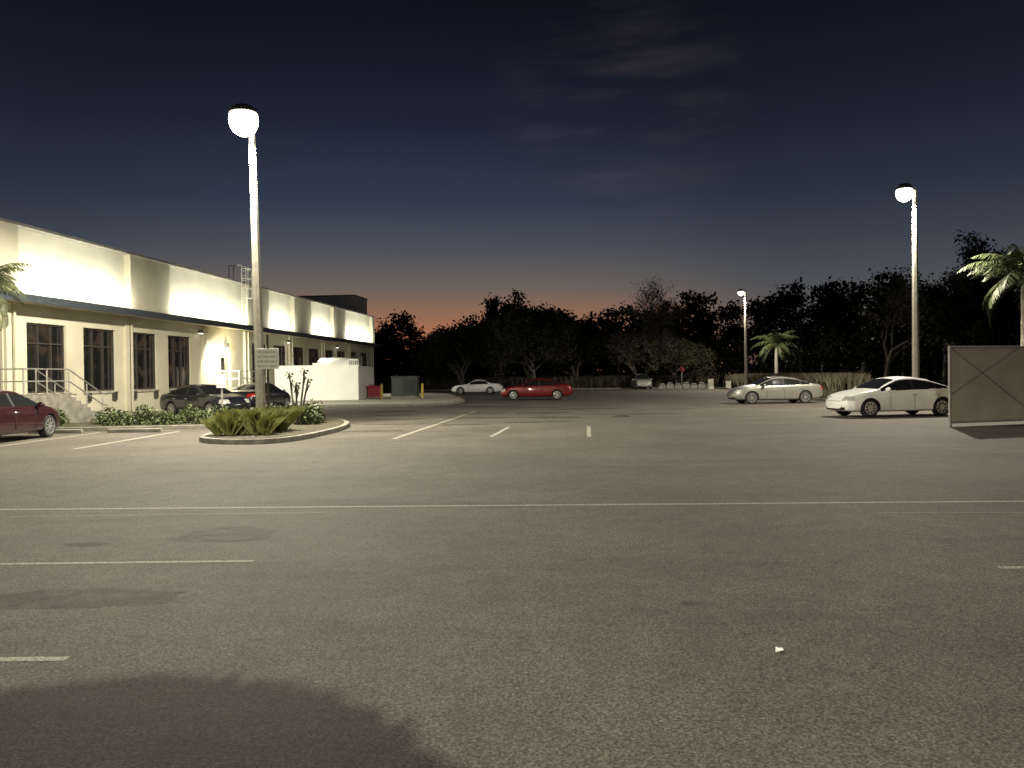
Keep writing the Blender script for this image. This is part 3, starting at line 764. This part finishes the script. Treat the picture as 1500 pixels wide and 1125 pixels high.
def car(name, kind, L, W, loc, yaw, paint, scale=1.0):
    P = PROFILES[kind]
    ns = 120
    u = np.linspace(-.5, .5, ns); u = np.sign(u) * .5 * (1 - (1 - np.abs(u) * 2) ** 1.15)
    dn = np.linspace(-.5, .5, 801)
    def sm(kp, w=17):
        y = np.interp(dn, [q[0] for q in kp], [q[1] for q in kp])
        yp = np.pad(y, w // 2, mode='edge'); ys = np.convolve(yp, np.ones(w) / w, 'valid')
        ys = np.convolve(np.pad(ys, w // 2, mode='edge'), np.ones(w) / w, 'valid')
        return np.interp(u, dn, ys)
    zt = sm(P['zt'], 31); zb = np.minimum(sm(P['zb']), zt - .012)
    hw = sm([(-.5, .66), (-.485, .78), (-.45, .85), (-.38, .89), (-.2, .91), (.2, .91), (.36, .89), (.43, .84), (.475, .72), (.492, .58), (.5, .45)], 11) * (W / 1.82)
    zf = sm([(-.5, .46), (-.48, .32), (-.42, .22), (-.3, .19), (.35, .19), (.46, .21), (.49, .26), (.5, .36)])
    verts = []; info = []
    for i in range(ns):
        w, t, b0, f0 = hw[i], zt[i], zb[i], zf[i]
        dz = t - b0; k_ = min(1, dz / .45)
        wr = max(.25, .93 * w - .40 * dz)
        de = .085 * k_ + .012
        mid = f0 + (b0 - f0) * .45
        cp = [(0, f0), (.82 * w, f0), (.965 * w, f0 + .06), (.985 * w, f0 + .16), (1.0 * w, mid), (.993 * w, mid + (b0 - mid) * .55), (.985 * w, mid + (b0 - mid) * .62), (.965 * w, b0 - .02), (.94 * w, b0 + .004 * k_),
              (.94 * w + (wr - .94 * w) * .35, b0 + (t - de - b0) * .35), (.94 * w + (wr - .94 * w) * .7, b0 + (t - de - b0) * .7), (wr, t - de), (wr * .86, t - de * .35), (wr * .5, t - .012 * k_ - .004), (0, t)]
        cp = chaikin(cp, 2, False)
        verts.append(cp); info.append((wr, de))
    n = len(verts[0]); V = []; x = u * L
    for i in range(ns):
        for (y, z) in verts[i]: V.append((x[i], y, z))
        for (y, z) in verts[i][1:-1][::-1]: V.append((x[i], -y, z))
    R = 2 * n - 2
    F = []; MI = []
    for i in range(ns - 1):
        for k in range(R):
            k2 = (k + 1) % R
            q = (i * R + k, i * R + k2, (i + 1) * R + k2, (i + 1) * R + k)
            F.append(q)
            c = np.mean([V[j] for j in q], axis=0); X = c[0] / L; y = abs(c[1]); z = c[2]
            t = (zt[i] + zt[i + 1]) / 2; bb = (zb[i] + zb[i + 1]) / 2; wr, de = info[i]
            m = 0
            if z > bb + .035 and z < t - de - .01 and y > wr - .015 and P['side'][0] < X < P['side'][1] and t - bb > .12:
                m = 1
                for (px, pw) in P['pil']:
                    if abs(X - px) < pw * .5: m = 2
            if y < wr - .05 and z > t - de - .03 and z > bb:
                if P['wind'][0] < X < P['wind'][1] or P['rear'][0] < X < P['rear'][1]: m = 1
            if X > .425 and .60 < z < .74 - (.49 - X) * .1 + .03 and y > .44 * W / 1.82: m = 3
            if X > .47 and y < .40 and .50 < z < .60: m = 2
            if X > .47 and y < .62 and .26 < z < .38: m = 2
            if X < -.455 and y > .42 and (.76 if kind != 'suv' else .85) < z < (.90 if kind != 'suv' else 1.15): m = 4
            if z < .225: m = 2
            MI.append(m)
    F.append(tuple(range(R))[::-1]); MI.append(0)
    F.append(tuple((ns - 1) * R + k for k in range(R))); MI.append(0)
    F = [f[::-1] for f in F]
    mats = [paint, cglass, M['dark'], hl, tl, rim, tyre]
    me = bpy.data.meshes.new('body'); me.from_pydata(V, [], F)
    for m_ in mats: me.materials.append(m_)
    me.polygons.foreach_set('material_index', MI); me.update()
    ob = bpy.data.objects.new('body', me); S.collection.objects.link(ob)
    wf, wrr = L * .5 - .90, -L * .5 + 1.05
    if kind == 'coupe': wf, wrr = L * .5 - .85, -L * .5 + 1.05
    rw = .33 if kind != 'suv' else .36
    cb = MB()
    for wx in (wf, wrr):
        for sg in (-1, 1):
            b0 = len(cb.v); nn = 40; Rr = rw + .045
            for yy in (.58 * sg, 1.2 * sg):
                for k in range(nn):
                    th = 2 * math.pi * k / nn; cb.v.append((wx + Rr * math.cos(th), yy, rw + Rr * math.sin(th)))
            for k in range(nn):
                k2 = (k + 1) % nn; f = (b0 + k, b0 + k2, b0 + nn + k2, b0 + nn + k)
                cb.f.append(f[::-1] if sg > 0 else f); cb.m.append(2)
            f1 = tuple(b0 + k for k in range(nn)); f2 = tuple(b0 + nn + k for k in range(nn))[::-1]
            cb.f.append(f1 if sg > 0 else f1[::-1]); cb.m.append(2); cb.f.append(f2 if sg > 0 else f2[::-1]); cb.m.append(2)
    co = cb.build('cutter', mats)
    import bmesh
    for o_ in (ob, co):
        bm = bmesh.new(); bm.from_mesh(o_.data); bmesh.ops.recalc_face_normals(bm, faces=bm.faces); bm.to_mesh(o_.data); bm.free()
    md = ob.modifiers.new('b', 'BOOLEAN'); md.operation = 'DIFFERENCE'; md.solver = 'EXACT'; md.object = co
    dg = bpy.context.evaluated_depsgraph_get(); dg.update()
    nm = bpy.data.meshes.new_from_object(ob.evaluated_get(dg))
    ob.modifiers.clear()
    if len(nm.polygons) > 1000: ob.data = nm
    bpy.data.objects.remove(co)
    ob.data.polygons.foreach_set('use_smooth', [True] * len(ob.data.polygons))
    es = ob.modifiers.new('e', 'EDGE_SPLIT'); es.split_angle = rad(38)
    e = empty(name, loc, yaw); e.scale = (scale,) * 3
    ob.parent = e
    mb = MB(); tw = .21
    for wx in (wf, wrr):
        for sg in (-1, 1):
            yc = sg * (W / 2 - .135)
            c = (wx, yc, rw)
            mb.lathe_y(c, [(.0, -tw / 2 * .8), (rw * .62, -tw / 2 * .9), (rw * .68, -tw / 2), (rw * .93, -tw / 2), (rw, -tw / 2 * .7), (rw, tw / 2 * .7), (rw * .93, tw / 2), (rw * .68, tw / 2), (rw * .64, tw / 2 * .9)], 32, 1)
            fo = sg * tw / 2
            mb.lathe_y(c, [(rw * .70, fo * 1.01), (rw * .64, fo * 1.05), (rw * .60, fo * .6), (0, fo * .45)], 32, 0)
            mb.lathe_y(c, [(rw * .58, fo * .62), (0, fo * .55)], 24, 2)
            for s_ in range(9):
                a = 2 * math.pi * s_ / 9
                mb.box((wx + .35 * rw * math.cos(a), yc + fo * .85, rw + .35 * rw * math.sin(a)), (rw * .60, .03, .036), 0, Matrix.Rotation(-a, 3, 'Y'))
            mb.lathe_y(c, [(.06, fo * .5), (.055, fo * 1.02), (0, fo * 1.04)], 14, 0)
    mb.build('wheels', [rim, tyre, M['dark']], e, smooth=False)
    mb = MB()
    mx = L * (P['side'][1] - .035)
    for sg in (-1, 1):
        mb.lathe_y((mx, sg * (W / 2 + .06), .985 if kind == 'sedan' else (1.06 if kind == 'suv' else .93)), [(0, -.11), (.05, -.10), (.075, -.04), (.075, .05), (.05, .10), (0, .11)], 12, 0)
        for hx in (-.03, -.215) if kind != 'coupe' else (-.06,):
            mb.box((L * hx - .05, sg * (W / 2 - .008), .80), (.18, .035, .03), 1)
        for dxx in (.15 * L, -.048 * L, -.25 * L):
            mb.box((dxx, sg * (W / 2 + .0015), .56), (.010, .006, .50), 3)
    mb.box((-L / 2 + .01, 0, .62 if kind != 'suv' else .7), (.03, .42, .13), 2)
    mb.build('trim', [paint, rim, M['sign'], M['dark']], e, smooth=True)
    return e

silver = carpaint('silver_paint', (.45, .45, .45), .5)
white = carpaint('white_car_paint', (.80, .80, .79), 0.0, .35)
beige = carpaint('champagne_paint', (.27, .265, .235), .5, .35)
redp = carpaint('dark_red_paint', (.15, .008, .008), .2, .3)
maroon = carpaint('maroon_paint', (.026, .005, .007), .2, .3)
black = carpaint('black_car_paint', (.012, .014, .018), .1, .25)
pi = math.pi
car('parked_sedan', 'sedan', 4.75, 1.85, (14.0, 29.6, 0), pi + rad(9), white)
car('parked_sedan', 'sedan', 4.80, 1.80, (13.95, 42.9, 0), pi + rad(3), beige)
car('parked_sedan', 'sedan', 4.85, 1.82, (1.65, 54.3, 0), pi - rad(3), redp)
car('parked_coupe', 'coupe', 4.55, 1.76, (-3.1, 72, 0), pi - rad(4), white)
car('parked_suv', 'suv', 4.5, 1.85, (14.1, 88.0, 0), -pi / 2, silver)
car('parked_sedan', 'sedan', 4.70, 1.80, (-14.45, 22.2, 0), pi / 2, maroon)
car('parked_sedan', 'sedan', 4.60, 1.78, (-13.8, 36.2, -.0), rad(-32), black)
car('parked_sedan', 'sedan', 4.5, 1.78, (-13.3, 42.5, -.0), rad(80), black)

# ------------------------------------------------------------------ world
W = bpy.data.worlds.new('World'); S.world = W; W.use_nodes = True
nt = W.node_tree; N, Lk = nt.nodes, nt.links
bg = N['Background']
tc = N.new('ShaderNodeTexCoord')
nrm = N.new('ShaderNodeVectorMath'); nrm.operation = 'NORMALIZE'; Lk.new(tc.outputs['Generated'], nrm.inputs[0])
sep = N.new('ShaderNodeSeparateXYZ'); Lk.new(nrm.outputs[0], sep.inputs[0])
asn = N.new('ShaderNodeMath'); asn.operation = 'ARCSINE'; Lk.new(sep.outputs['Z'], asn.inputs[0])
mr = N.new('ShaderNodeMapRange'); mr.inputs[1].default_value = 0; mr.inputs[2].default_value = rad(40); Lk.new(asn.outputs[0], mr.inputs[0])
def ramp(stops):
    r = N.new('ShaderNodeValToRGB'); Lk.new(mr.outputs[0], r.inputs['Fac'])
    cr = r.color_ramp; cr.interpolation = 'LINEAR'
    while len(cr.elements) < len(stops): cr.elements.new(.5)
    for el, (d_, c) in zip(cr.elements, stops): el.position = d_ / 40; el.color = lin(*c)
    return r
warm = ramp([(0, (188, 108, 68)), (2.8, (176, 112, 80)), (4.4, (144, 107, 86)), (6.2, (108, 98, 90)), (9, (74, 80, 90)), (12, (51, 60, 78)), (17, (33, 40, 58)), (22, (23, 27, 42)), (28, (15, 18, 29)), (40, (8, 9, 18))])
cool = ramp([(0, (100, 90, 84)), (2.8, (95, 89, 86)), (4.4, (88, 86, 86)), (6.2, (76, 79, 84)), (9, (58, 64, 76)), (12, (42, 49, 63)), (17, (28, 33, 47)), (22, (19, 22, 34)), (28, (12, 15, 24)), (40, (7, 8, 15))])
dot = N.new('ShaderNodeVectorMath'); dot.operation = 'DOT_PRODUCT'; Lk.new(nrm.outputs[0], dot.inputs[0])
a = rad(-7); dot.inputs[1].default_value = (math.sin(a), math.cos(a), 0)
mr2 = N.new('ShaderNodeMapRange'); mr2.interpolation_type = 'SMOOTHSTEP'
mr2.inputs[1].default_value = math.cos(rad(28)); mr2.inputs[2].default_value = math.cos(rad(3)); Lk.new(dot.outputs['Value'], mr2.inputs[0])
mx = N.new('ShaderNodeMix'); mx.data_type = 'RGBA'; Lk.new(mr2.outputs[0], mx.inputs[0]); Lk.new(cool.outputs[0], mx.inputs[6]); Lk.new(warm.outputs[0], mx.inputs[7])
mp = N.new('ShaderNodeMapping'); mp.inputs['Scale'].default_value = (2.2, 2.2, 12); mp.inputs['Rotation'].default_value = (0, rad(10), 0); Lk.new(nrm.outputs[0], mp.inputs['Vector'])
cn = N.new('ShaderNodeTexNoise'); cn.inputs['Scale'].default_value = 2.6; cn.inputs['Detail'].default_value = 6; cn.inputs['Roughness'].default_value = .55; Lk.new(mp.outputs[0], cn.inputs['Vector'])
cr = N.new('ShaderNodeMapRange'); cr.interpolation_type = 'SMOOTHSTEP'; cr.inputs[1].default_value = .40; cr.inputs[2].default_value = .75; Lk.new(cn.outputs['Fac'], cr.inputs[0])
cd_ = N.new('ShaderNodeVectorMath'); cd_.operation = 'DOT_PRODUCT'; Lk.new(nrm.outputs[0], cd_.inputs[0])
cd_.inputs[1].default_value = tuple(Vector((.14, 1, .33)).normalized())
cmk = N.new('ShaderNodeMapRange'); cmk.interpolation_type = 'SMOOTHSTEP'; cmk.inputs[1].default_value = math.cos(rad(10)); cmk.inputs[2].default_value = math.cos(rad(1)); Lk.new(cd_.outputs['Value'], cmk.inputs[0])
cmul = N.new('ShaderNodeMath'); cmul.operation = 'MULTIPLY'; Lk.new(cr.outputs[0], cmul.inputs[0]); Lk.new(cmk.outputs[0], cmul.inputs[1])
cm = N.new('ShaderNodeMix'); cm.data_type = 'RGBA'; cm.blend_type = 'ADD'; Lk.new(cmul.outputs[0], cm.inputs[0]); Lk.new(mx.outputs[2], cm.inputs[6]); cm.inputs[7].default_value = (.018, .013, .013, 1)
sky = N.new('ShaderNodeTexSky'); sky.sky_type = 'NISHITA'; sky.sun_disc = False; sky.sun_elevation = rad(-4); sky.sun_rotation = rad(-7)
sm_ = N.new('ShaderNodeMix'); sm_.data_type = 'RGBA'; sm_.blend_type = 'ADD'; sm_.inputs[0].default_value = .001
Lk.new(cm.outputs[2], sm_.inputs[6]); Lk.new(sky.outputs[0], sm_.inputs[7])
Lk.new(sm_.outputs[2], bg.inputs['Color']); bg.inputs['Strength'].default_value = 1.0

# ------------------------------------------------------------------ camera
cd = bpy.data.cameras.new('camera'); cd.sensor_width = 36; cd.lens = 36 * 1180 / 1500; cd.clip_end = 3000; cd.clip_start = .05
co = bpy.data.objects.new('camera', cd); S.collection.objects.link(co)
Rm = Matrix.Rotation(rad(90 - .607), 4, 'X') @ Matrix.Rotation(rad(-.7), 4, 'Z')
co.matrix_world = Matrix.Translation((0, 0, 1.65)) @ Rm
S.camera = co
